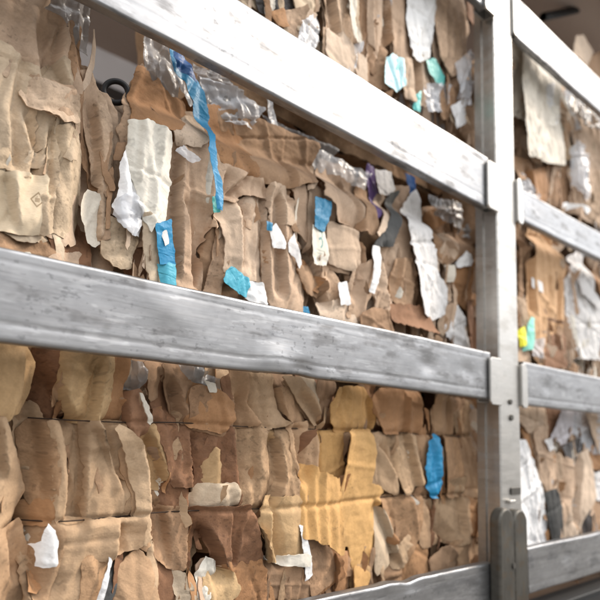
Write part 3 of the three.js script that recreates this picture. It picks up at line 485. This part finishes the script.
put(MB, 'fg', 6, '424,196 470,212 474,238 452,226 432,216', { crumple: 0.014 });
put(MB, 'f', 8, '176,150 184,146 200,160 192,164', { crumple: 0.004 });
put(MB, 'k3', -12, '216,262 232,266 248,282 244,304 214,298', {});
put(MB, 'tb', 8, '226,272 232,267 249,278 250,285 246,297 238,293 224,281', { crumple: 0.006, label: 'folded dark blue wrapper' });
put(MB, 'w', 6, '248,279 264,284 269,304 262,310 246,298', {});
put(MB, 'k2', 0, '268,220 290,224 300,248 311,268 305,292 302,314 270,306 268,270', { crumple: 0.008, folds: 4 });
put(MB, 'k1', 2, '270,184 290,188 293,205 295,224 270,222', { v: 1 });
put(MB, 'w', 10, '270,229 276,223 286,242 285,249 274,247', { crumple: 0.004 });
put(MB, 'w', 10, '288,243 294,233 298,245 305,262 302,269 296,257 289,252', { crumple: 0.004 });
put(MB, 'b', 9, '266,221 272,223 271,231 267,230', { crumple: 0.003 });
put(MB, 'b', 2, '294,305 308,307 310,316 294,314', { crumple: 0.003 });
put(MB, 'k2', -6, '292,188 308,160 315,166 313,222 306,242 297,232 294,206', { asp: 0.2 });
put(MB, 'k1', 6, '310,168 315,168 316,186 311,188', { v: 2, crumple: 0.003 });
put(MB, 'k2', 0, '318,160 345,166 365,176 367,202 361,229 334,221 332,204 317,196', { crumple: 0.005, folds: 2, dome: 0.014 });
put(MB, 'b', 10, '314,197 332,201 332,213 324,232 314,227', { crumple: 0.004, tuck: 0, label: 'bright blue carton scrap with a straight edge' });
put(MB, 'w2', 7, '313,225 325,231 329,255 326,266 312,264 311,240', { crumple: 0.005, mat: printed('#dcd6c8', (x) => { x.strokeStyle = 'rgba(90,140,140,0.7)'; x.lineWidth = 34; x.beginPath(); x.arc(230, 110, 60, 0.3, -2.2, true); x.stroke(); x.beginPath(); x.arc(250, 205, 60, -2.6, 1.4, false); x.stroke(); x.fillStyle = 'rgba(120,140,130,0.35)'; x.fillRect(120, 300, 260, 16); x.fillRect(120, 340, 200, 16); }) });
put(MB, 'k1', 2, '331,222 361,231 361,262 352,271 342,268 329,262 328,240', { crumple: 0.005, dome: 0.018, folds: 2, v: 1 });
put(MB, 'k3', -4, '361,178 373,178 375,216 379,226 372,234 361,229', { asp: 0.2 });
put(MB, 'pu', -2, '367,163 375,168 381,195 377,223 372,221 370,196 365,180', {});
put(MB, 'w', 8, '375,169 391,172 396,190 388,195 380,193', { crumple: 0.004, v: 1 });
put(MB, 'k1', 2, '380,194 389,195 380,232 373,236', { crumple: 0.004 });
put(MB, 'g', 6, '388,194 396,192 399,232 396,246 378,245', { crumple: 0.003, thick: 0.003, label: 'charcoal grey card trapezoid' });
put(MB, 'k2', -4, '396,186 408,188 409,250 413,272 400,276 392,262 399,235', { asp: 0.2 });
put(MB, 'bd', -6, '406,172 417,178 417,192 409,194', {});
put(MB, 'w', 8, '410,196 418,189 424,215 430,240 439,252 441,275 455,297 448,306 448,314 430,322 420,314 416,286 410,250 405,225', { crumple: 0.012, folds: 8, label: 'long white paper scrap spreading downward' });
put(MB, 'w', 4, '446,310 458,305 466,322 471,352 458,350 444,330', { crumple: 0.010 });
put(MB, 'k2', 8, '440,322 448,306 454,304 452,322 444,334', { crumple: 0.005 });
put(MB, 'k3', -16, '424,208 447,206 457,230 459,257 442,264 434,246 427,232', { crumple: 0.012 });
put(MB, 'k4', -6, '430,211 444,209 447,220 436,228', {});
put(MB, 'k2', -10, '444,236 458,232 460,258 446,266 438,256', {});
put(MB, 'k3', -8, '451,206 471,208 476,240 471,260 460,256 455,236', { v: 2 });
put(MB, 'w', 2, '458,263 466,251 473,260 471,266 460,267', { crumple: 0.006 });
put(MB, 'w2', 4, '445,265 455,265 455,282 448,282', { dome: 0.012 });
put(MB, 'k4', -6, '457,267 475,264 476,300 471,314 460,302 455,282', {});
put(MB, 'k5', -12, '466,302 484,300 484,356 471,352', {});
put(MB, 'k2', -2, '314,268 323,261 331,270 339,284 339,306 324,306', {});
put(MB, 'k3', 4, '299,268 312,266 325,285 323,296 308,293', { crumple: 0.003, dome: 0.012, v: 2 });
put(MB, 'w', 8, '336,284 347,281 349,295 351,304 340,305', { crumple: 0.003 });
put(MB, 'k1', 6, '319,304 342,301 353,312 362,328 322,322', { v: 2 });
put(MB, 'k2', -2, '351,270 372,260 377,290 369,300 363,322 350,312 346,286', {});
put(MB, 'w', 8, '374,245 384,247 382,270 374,294 370,291 374,270', { crumple: 0.004 });
put(MB, 'k2', 0, '384,246 397,245 397,270 393,290 391,312 378,310 375,295', { crumple: 0.01 });
put(MB, 'k3', -2, '396,260 411,260 417,286 419,307 400,307 392,290', { crumple: 0.014, fs: 1.6, v: 2 });
put(MB, 'k5', 16, '395,305 424,308 429,323 434,334 396,320', { ...flap, crumple: 0.003, folds: 0, lift: [0, -1, 0.012], label: 'stiff brown flap folded outward' });
put(MB, 'k3', 4, '361,316 372,309 390,311 396,336 364,332', {});
/* smooth tan bale */
put(AB, 'k7', 0, '-60,330 25,346 35,364 29,395 20,413 4,419 -60,419', { crumple: 0.008, dome: 0.016 });
put(AB, 'k8', -2, '-60,417 4,418 8,440 18,470 20,490 12,506 8,530 -60,540', { crumple: 0.007, v: 1 });
put(AB, 'k9', 4, '-60,534 5,528 18,520 25,545 33,558 39,582 36,630 -60,640', { crumple: 0.010, dome: 0.018, v: 2 });
/* wired bale: upper band */
put(BB, 'k5s', -12, '36,340 64,344 67,375 60,398 67,419 40,418 28,408 32,380', { crumple: 0.013 });
put(BB, 'k8', -8, '20,412 36,402 40,420 30,450 26,470 18,440', {});
put(BB, 'k7', 2, '63,346 110,352 106,422 78,420 66,400 61,385', { dome: 0.020, crumple: 0.007 });
put(BB, 'k4', 0, '108,352 127,356 125,388 122,424 104,423', { crumple: 0.005, asp: 0.15 });
put(BB, 'fg', -6, '122,360 142,362 149,374 144,390 127,390', { crumple: 0.02, fs: 2 });
put(BB, 'k3', -20, '144,362 170,364 176,386 150,400', {});
put(BB, 'k5', -12, '150,384 166,376 178,400 170,424 156,412', {});
put(BB, 'k3', -6, '166,364 192,366 192,402 184,424 172,408', { crumple: 0.012, v: 1 });
put(BB, 'fg', -2, '178,364 204,368 224,380 222,392 200,384 186,380', { crumple: 0.02, fs: 2 });
put(BB, 'k4', 2, '189,384 212,388 223,396 231,405 232,420 221,432 212,429 190,425 187,405', { dome: 0.020, crumple: 0.007 });
put(BB, 'w2', 8, '206,380 216,384 219,392 210,392', { crumple: 0.004 });
put(BB, 'k5', -8, '222,380 236,372 240,404 232,414 224,398', {});
put(BB, 'k9', 0, '232,368 245,370 245,402 255,424 234,427 231,410', { asp: 0.25 });
put(BB, 'k8', 4, '246,372 272,376 277,410 285,424 262,427 250,408 244,395', { crumple: 0.005, dome: 0.014, v: 1 });
put(BB, 'k3', -14, '272,372 292,374 290,392 276,394', {});
put(BB, 'k9', 0, '277,389 290,386 301,402 316,421 290,425 281,408', { crumple: 0.005, dome: 0.016, v: 1 });
put(BB, 'k8', 6, '283,376 300,378 317,408 319,426 306,408', { crumple: 0.004, tuck: 0.004, v: 1 });
put(BB, 'k6', 4, '299,376 313,378 319,400 318,412', { crumple: 0.004 });
put(BB, 'k3', -2, '315,380 333,382 335,395 326,421 320,420 314,400', {});
put(BB, 'ye', 4, '336,388 364,388 375,408 381,420 374,430 334,431 327,418 328,405', { dome: 0.020, crumple: 0.008, v: 1 });
put(BB, 'k4', 0, '373,402 382,390 403,390 409,408 411,431 382,433 378,415', { dome: 0.014 });
put(BB, 'k4', -2, '404,392 423,394 425,408 421,425 425,433 408,432', { v: 1 });
put(BB, 'k9', 0, '431,396 451,398 453,425 451,434 434,433', { dome: 0.014, v: 1 });
put(BB, 'k3', -8, '449,398 462,400 458,432 451,432', {});
put(BB, 'k8', 2, '455,415 462,400 478,402 475,425 466,435 458,433', { v: 1 });
put(BB, 'k8', -4, '474,408 486,404 486,436 472,436', { asp: 0.2 });
/* wired bale: band between the wires */
put(BB, 'k9', -4, '22,432 34,421 50,421 54,450 54,484 52,502 30,503 27,470', { asp: 0.2, crumple: 0.010 });
put(BB, 'k8', 2, '50,421 90,422 94,470 88,520 56,521 53,490', { crumple: 0.010, folds: 5, asp: 0.3, v: 1 });
put(BB, 'k8', 4, '86,422 122,424 129,450 137,480 141,500 139,519 86,521 90,470', { crumple: 0.009, folds: 5, v: 1 });
put(BB, 'k5', 6, '126,393 141,391 150,420 148,432 138,440 127,424', { crumple: 0.006, v: 2 });
put(BB, 'w2', 10, '140,392 143,396 152,422 149,424', { crumple: 0.002, thick: 0.003 });
put(BB, 'k8', 10, '117,427 124,429 141,447 149,474 150,500 153,535 148,546 140,536 139,505 136,480 129,455', { crumple: 0.006, tuck: 0.004, asp: 0.2, v: 2 });
put(BB, 'k7', 0, '146,432 156,425 167,450 171,470 160,490 150,478 146,455', { v: 1 });
put(BB, 'k5s', 0, '154,408 176,420 190,424 217,429 215,450 212,484 172,484 165,452 156,430', { crumple: 0.012, fs: 1.5 });
put(BB, 'k5s', -2, '150,480 189,481 190,510 176,520 152,510', { crumple: 0.010 });
put(BB, 'k3s', 4, '152,508 190,508 188,545 184,569 170,567 155,553', { crumple: 0.006, v: 2 });
put(BB, 'k5s', 2, '194,431 233,428 234,450 236,484 196,486 193,460', { crumple: 0.010 });
put(BB, 'k7', 6, '204,470 218,448 222,484 206,486', { crumple: 0.004 });
put(BB, 'k6', 10, '196,487 232,484 237,492 236,504 210,508 197,507', { dome: 0.018, crumple: 0.008, label: 'greyish rolled card stub' });
put(BB, 'k8', 4, '234,429 262,427 267,445 273,475 270,502 258,512 238,505 236,470', { crumple: 0.012, fs: 1.3, v: 1 });
put(BB, 'k7', -2, '259,427 280,430 273,445 276,470 270,482 266,455', { v: 1 });
put(BB, 'k8', 2, '276,429 287,430 287,450 293,480 301,482 305,500 272,501 273,476', { dome: 0.014, v: 1 });
put(BB, 'k9', 2, '288,425 317,421 319,468 302,485 294,470 288,450', { dome: 0.014, crumple: 0.006 });
put(BB, 'ye', 4, '319,432 339,431 341,455 342,472 336,492 317,480 318,450', { crumple: 0.009, folds: 4, label: 'ochre yellow sheet' });
put(BB, 'ye', 8, '340,431 370,431 374,452 372,484 385,490 379,500 377,530 373,560 375,570 364,573 354,567 350,546 336,542 335,490 341,460', { crumple: 0.006, folds: 4, label: 'large ochre yellow sheet' });
put(BB, 'ye', 22, '305,466 316,468 322,475 338,480 339,520 338,554 330,548 326,543 305,537 303,510', { ...flap, crumple: 0.004, folds: 0, pleat: [0.014, 0.03], v: 0, label: 'pleated ochre yellow flap' });
put(BB, 'ye', 10, '352,567 366,572 371,575 366,590 353,594', { crumple: 0.004 });
put(BB, 'k8', 2, '374,434 384,434 396,468 396,494 384,488 374,484', { crumple: 0.006, v: 1 });
put(BB, 'k8', 4, '383,435 415,433 417,465 419,482 401,494 397,470 386,450', { crumple: 0.007, folds: 4 });
put(BB, 'k9', 2, '415,434 429,436 428,470 426,496 418,496', { asp: 0.2 });
put(BB, 'b', 16, '434,434 439,444 441,462 442,484 437,498 433,498 428,480 427,468 430,448', { crumple: 0.013, folds: 8, grow: 0.002, label: 'glossy blue plastic scrap' });
put(BB, 'k9', 2, '442,436 463,436 465,496 444,496', { crumple: 0.010, v: 1 });
put(BB, 'k9', 4, '463,437 483,438 481,496 464,496', { crumple: 0.008, v: 2 });
put(BB, 'k8', 10, '448,479 466,478 466,493 450,495', { crumple: 0.004, v: 2 });
/* wired bale: lower band */
put(BB, 'k4', 4, '21,504 53,500 56,520 22,524', { crumple: 0.004, dome: 0.012, pleat: [0.006, 0.4] });
put(BB, 'k9', 0, '24,524 52,522 61,532 58,570 42,612 37,612 34,570 26,550', {});
put(BB, 'k8', 2, '50,522 141,519 137,545 118,552 110,557 85,561 84,620 42,620 45,570 57,545', { crumple: 0.007, folds: 5, v: 1 });
put(BB, 'w', 12, '48,523 54,531 59,541 58,566 50,567 34,566 32,548 27,544 40,540 44,530', { crumple: 0.005, folds: 4, label: 'white paper triangle' });
put(BB, 'k9', 0, '84,560 113,555 107,576 98,620 78,620 83,590', { crumple: 0.005 });
put(BB, 'w', 10, '110,556 113,561 106,590 98,614 95,614 104,580', { crumple: 0.003 });
put(BB, 'g', 2, '113,563 122,559 114,590 106,616 98,616', { crumple: 0.006 });
put(BB, 'k9', 8, '121,566 140,551 149,565 153,582 158,604 158,622 108,622 113,588', { crumple: 0.006, dome: 0.012 });
put(BB, 'k8', 12, '149,540 156,552 162,585 157,590 151,572', { crumple: 0.004, v: 2 });
put(BB, 'k5', -6, '154,560 170,565 189,570 198,592 194,622 156,622', { crumple: 0.012 });
put(BB, 'k6', 4, '170,568 182,574 194,597 188,622 178,600', { crumple: 0.006 });
put(BB, 'k5s', 4, '195,508 237,508 245,506 253,516 257,530 261,561 240,563 226,567 217,550 208,530 203,530 197,548 192,570 189,560 190,532', { crumple: 0.011, fs: 1.4, v: 2 });
put(BB, 'k3', -16, '236,506 262,500 268,560 256,570 246,520', { v: 3 });
put(BB, 'k4s', 2, '226,564 259,560 264,575 264,612 234,612', { crumple: 0.010 });
put(BB, 'w2', -2, '196,572 206,556 216,562 214,590 196,612', { crumple: 0.014 });
put(BB, 'k7', 4, '206,574 216,570 232,574 237,590 220,614 204,612', { crumple: 0.008, v: 2 });
put(BB, 'k7', 18, '262,502 268,498 300,498 303,502 301,520 307,555 281,560 270,562 266,535 264,515', { ...flap, crumple: 0.005, dome: 0.012, folds: 3, v: 0, label: 'yellowish flap folded forward' });
put(BB, 'w2', 16, '271,560 307,554 311,556 310,566 286,567', { crumple: 0.002, tuck: 0, thick: 0.004 });
put(BB, 'w', 10, '299,525 304,526 310,552 313,575 306,582 305,560', { crumple: 0.003 });
put(BB, 'k3', -4, '260,564 300,567 308,586 306,610 260,616', { crumple: 0.010 });
put(BB, 'k3', 4, '305,540 322,543 337,553 339,575 332,581 312,596 309,560', { crumple: 0.005, v: 2 });
put(BB, 'k4', 2, '336,552 353,552 353,590 337,592', { crumple: 0.005, v: 1 });
put(BB, 'k6', 4, '376,503 384,512 393,535 397,550 390,562 377,574 376,545', { crumple: 0.005 });
put(BB, 'k9', 0, '379,497 419,496 421,520 413,546 404,562 398,546 390,526', { crumple: 0.008, folds: 4 });
put(BB, 'k8', 8, '400,545 408,535 413,545 404,566 396,569', { crumple: 0.005 });  // paler card in place of a highlight, its light put into the colour
put(BB, 'k3', -6, '372,560 398,556 400,592 372,596', {});
put(BB, 'k9', 2, '417,498 432,502 437,520 441,540 430,546 420,546 414,520', { crumple: 0.006 });
put(BB, 'k8', 4, '432,502 446,498 467,498 467,530 450,546 443,540 437,516', { crumple: 0.006, v: 1 });
put(BB, 'k4', 2, '466,498 483,497 481,536 466,531', { asp: 0.2, v: 2 });
put(BB, 'k3', 10, '429,560 440,548 452,543 461,556 456,570 432,578', { dome: 0.024, crumple: 0.004, v: 2, label: 'rolled brown card end' });
put(BB, 'k9', 4, '455,541 480,537 480,562 462,570 452,549', { v: 2 });
put(BB, 'k4', -4, '410,545 425,547 430,580 404,590 402,562', {});
/* bale behind the topmost boards */
put(TB, 'dk', -16, '240,-30 300,-30 302,14 282,22 262,10', {});
put(TB, 'k4', 2, '273,12 284,9 287,27 278,24', { crumple: 0.004 });
put(TB, 'k2', 0, '284,12 303,10 299,40 288,34', {});
put(TB, 'k6', -2, '289,-24 319,-24 317,18 296,10', {});
put(TB, 'f', 6, '299,22 318,12 324,36 314,50 296,40', { crumple: 0.016, fs: 2 });
put(TB, 'k1', 0, '317,-30 346,-30 353,20 359,42 345,36 330,26', { asp: 0.2, v: 1 });
put(TB, 'k1', 4, '327,30 345,35 353,42 366,60 366,86 340,72 326,54', { crumple: 0.005, v: 2 });
put(TB, 'w2', 8, '350,-30 362,-30 356,20 362,44 354,38 350,14', { asp: 0.2, v: 1 });
put(TB, 'k3', -4, '356,-30 388,-30 390,40 384,60 386,90 368,80 362,40', { asp: 0.2, crumple: 0.012, v: 2 });
put(TB, 'k2', 2, '368,-30 384,-30 386,20 380,56 372,40', { asp: 0.15 });
put(TB, 'k2', 4, '387,-30 410,-30 413,50 406,62 396,56 390,30', { asp: 0.2, v: 1 });
put(TB, 'w', 8, '408,-30 437,-30 435,20 431,57 420,62 412,55 408,20', { asp: 0.2, crumple: 0.010, label: 'hanging white film strip' });
put(TB, 'cy', 10, '386,60 394,53 403,60 403,86 396,92 385,83', { crumple: 0.008 });
put(TB, 't', 13, '397,57 403,60 403,84 398,84', { crumple: 0.004 });
put(TB, 't', 12, '427,60 436,57 448,76 446,85 436,83 428,71', { crumple: 0.006, label: 'crumpled teal packet' });
put(TB, 'k2', 0, '435,-30 470,-30 472,30 466,52 459,74 446,76 436,58 431,20', { crumple: 0.008, v: 2 });
put(TB, 'f', 8, '454,64 470,50 476,80 474,104 460,98', { crumple: 0.016, fs: 2 });
put(TB, 't', 8, '416,94 421,91 420,112 415,108', { crumple: 0.003 });
put(TB, 'k1', 0, '402,60 426,60 430,82 426,106 404,98', { crumple: 0.012, v: 1 });
put(TB, 'f', 6, '424,84 441,84 443,112 428,112', { crumple: 0.016, fs: 2 });
put(TB, 'k3s', -2, '438,84 459,88 456,116 442,118', { crumple: 0.012 });
put(TB, 'w', 6, '452,106 466,97 468,122 458,128', { crumple: 0.012 });
put(TB, 'k5', -14, '468,-30 482,-30 482,90 474,60', {});
/* bale in pale film */
put(RT, 'w2', 2, '508,18 550,60 557,90 571,102 570,140 566,168 540,166 512,160', { crumple: 0.012, folds: 6, v: 1, name: 'film_wrap', label: 'pale creased wrapping' });
put(RT, 'w2', 5, '509,20 550,60 557,90 552,128 528,122 513,112', { crumple: 0.010, folds: 6, v: 0, name: 'film_wrap' });
put(RT, 'w', 14, '545,86 556,81 563,100 561,122 547,129', { crumple: 0.008 });
put(RT, 'k3', -4, '512,158 546,166 548,180 512,180', { crumple: 0.010 });
put(RT, 'k4', 2, '526,173 549,167 554,192 541,204 530,192', { dome: 0.016 });
put(RT, 'f', 8, '518,172 526,174 540,197 532,204 520,190', { crumple: 0.012 });
put(RT, 'k3', -4, '548,166 566,166 568,210 552,206', {});
/* tan bale with grey film */
put(RU, 'fg', 4, '570,84 602,104 622,130 600,130 572,122', { crumple: 0.016 });
put(RU, 'k2', 0, '570,118 602,126 625,160 625,230 600,226 576,210 567,170', { crumple: 0.012, folds: 6 });
put(RU, 'f', 10, '566,150 580,140 590,162 592,192 576,204 566,186', { crumple: 0.018, fs: 2 });
put(RU, 'k1', 8, '584,176 602,170 614,200 600,224 588,212', { v: 1 });
put(RU, 'w', 16, '554,208 566,202 580,202 588,210 584,215 570,209 558,213', { crumple: 0.004, dome: 0.014 });
put(RU, 'k1', 12, '575,37 584,36 596,50 588,66 572,54', { ...flap, crumple: 0.004, v: 2, label: 'tan flap standing up above the topmost side board' });
put(RU, 'k3', 0, '584,60 606,50 625,90 604,92', {});
/* tan bale with yellow and mint scraps */
put(RM, 'k3', -6, '514,222 528,234 529,292 518,304', { asp: 0.2 });
put(RM, 'k2', 0, '524,226 560,238 568,270 570,322 562,372 545,372 533,352 526,300', { crumple: 0.008, folds: 5, v: 2, mat: printed('#c7a078', (x) => { x.strokeStyle = 'rgba(70,45,30,0.7)'; x.lineWidth = 9; x.strokeRect(150, 345, 190, 60); x.beginPath(); x.moveTo(150, 345); x.lineTo(120, 320); x.stroke(); }) });
put(RM, 'k1', 8, '540,237 562,241 564,270 555,260', { crumple: 0.004 });
put(RM, 'w', 10, '533,277 542,283 543,293 534,287', { crumple: 0.003 });
put(RM, 'k1', -2, '515,296 528,304 530,366 514,366', { v: 1 });
put(RM, 'yg', 12, '519,331 526,325 528,345 521,347', { crumple: 0.004, dome: 0.012, label: 'fluorescent yellow scrap' });
put(RM, 'mi', 13, '528,322 530,317 535,318 535,349 527,351', { crumple: 0.004, label: 'mint green strip' });
put(RM, 'f', 10, '535,340 545,338 545,358 534,356', { crumple: 0.01, fs: 2 });
put(RM, 'k5', 4, '546,340 562,332 566,366 546,368', { v: 2 });
/* bale with bright white sheet */
put(RN, 'w', 4, '568,256 580,249 584,270 591,290 599,310 597,360 578,358 573,310 569,280', { crumple: 0.012, folds: 7, v: 1, label: 'long white crumpled sheet' });
put(RN, 'w', 16, '582,278 586,278 599,304 598,311 585,293', { crumple: 0.003 });
put(RN, 'k3', -6, '582,252 620,262 625,310 600,306 590,276', {});
put(RN, 'k2', -2, '598,300 625,300 625,365 598,365', {});
/* loose bale past the post */
put(RB, 'k1', 4, '514,404 546,406 543,426 536,433 528,431 518,420', { dome: 0.014, v: 1 });
put(RB, 'w', 8, '516,440 524,440 532,455 541,478 547,490 553,520 554,560 526,565 518,505 517,470', { crumple: 0.012, folds: 8, label: 'crumpled white paper mass' });
put(RB, 'k4', -8, '522,428 536,432 544,470 534,464 526,446', {});
put(RB, 'k2', 2, '534,433 547,415 549,440 557,455 571,460 574,490 566,520 560,550 550,502 540,466', { crumple: 0.010 });
put(RB, 'k5', -4, '545,404 562,406 553,436 547,440', { v: 2 });
put(RB, 'w', 8, '545,440 552,438 556,448 550,452', { crumple: 0.004 });
put(RB, 'li', 6, '558,408 579,406 580,430 562,446 551,437', { crumple: 0.014 });
put(RB, 'f', 12, '578,406 625,410 625,452 596,454 576,432', { crumple: 0.016 });
put(RB, 'k1', 0, '576,410 625,410 625,456 594,452', { v: 1 });
put(RB, 'dk', -4, '558,447 592,430 588,446 574,462 568,466', {});
put(RB, 'k1', 6, '569,461 586,449 589,470 592,496 581,522 572,552 563,550 571,500', { crumple: 0.008, v: 2 });
put(RB, 'g', 6, '546,492 556,488 563,505 566,548 556,550', { crumple: 0.006 });
put(RB, 'dk', -2, '578,502 590,490 596,540 577,548', {});
put(RB, 'k4', 4, '590,446 608,444 612,470 592,468', { v: 1 });
put(RB, 'w', 4, '592,474 625,468 625,504 594,500', { crumple: 0.010, v: 1 });
put(RB, 'k3', -2, '592,500 625,500 625,560 590,550', {});
// black loop sticking out between the two upper bales
{ const [x, y] = at(116, 92, -0.2), t = new THREE.TorusGeometry(0.024, 0.0062, 12, 36).rotateY(-0.5); t.translate(x - MB.base[0], y - MB.base[1], -0.2 - MB.base[2]); mesh('rubber_loop', t, M.black, MB.root).userData.label = 'black rubber loop'; }
console.log('sheet triangles', nTri);

renderer.render(scene, camera);
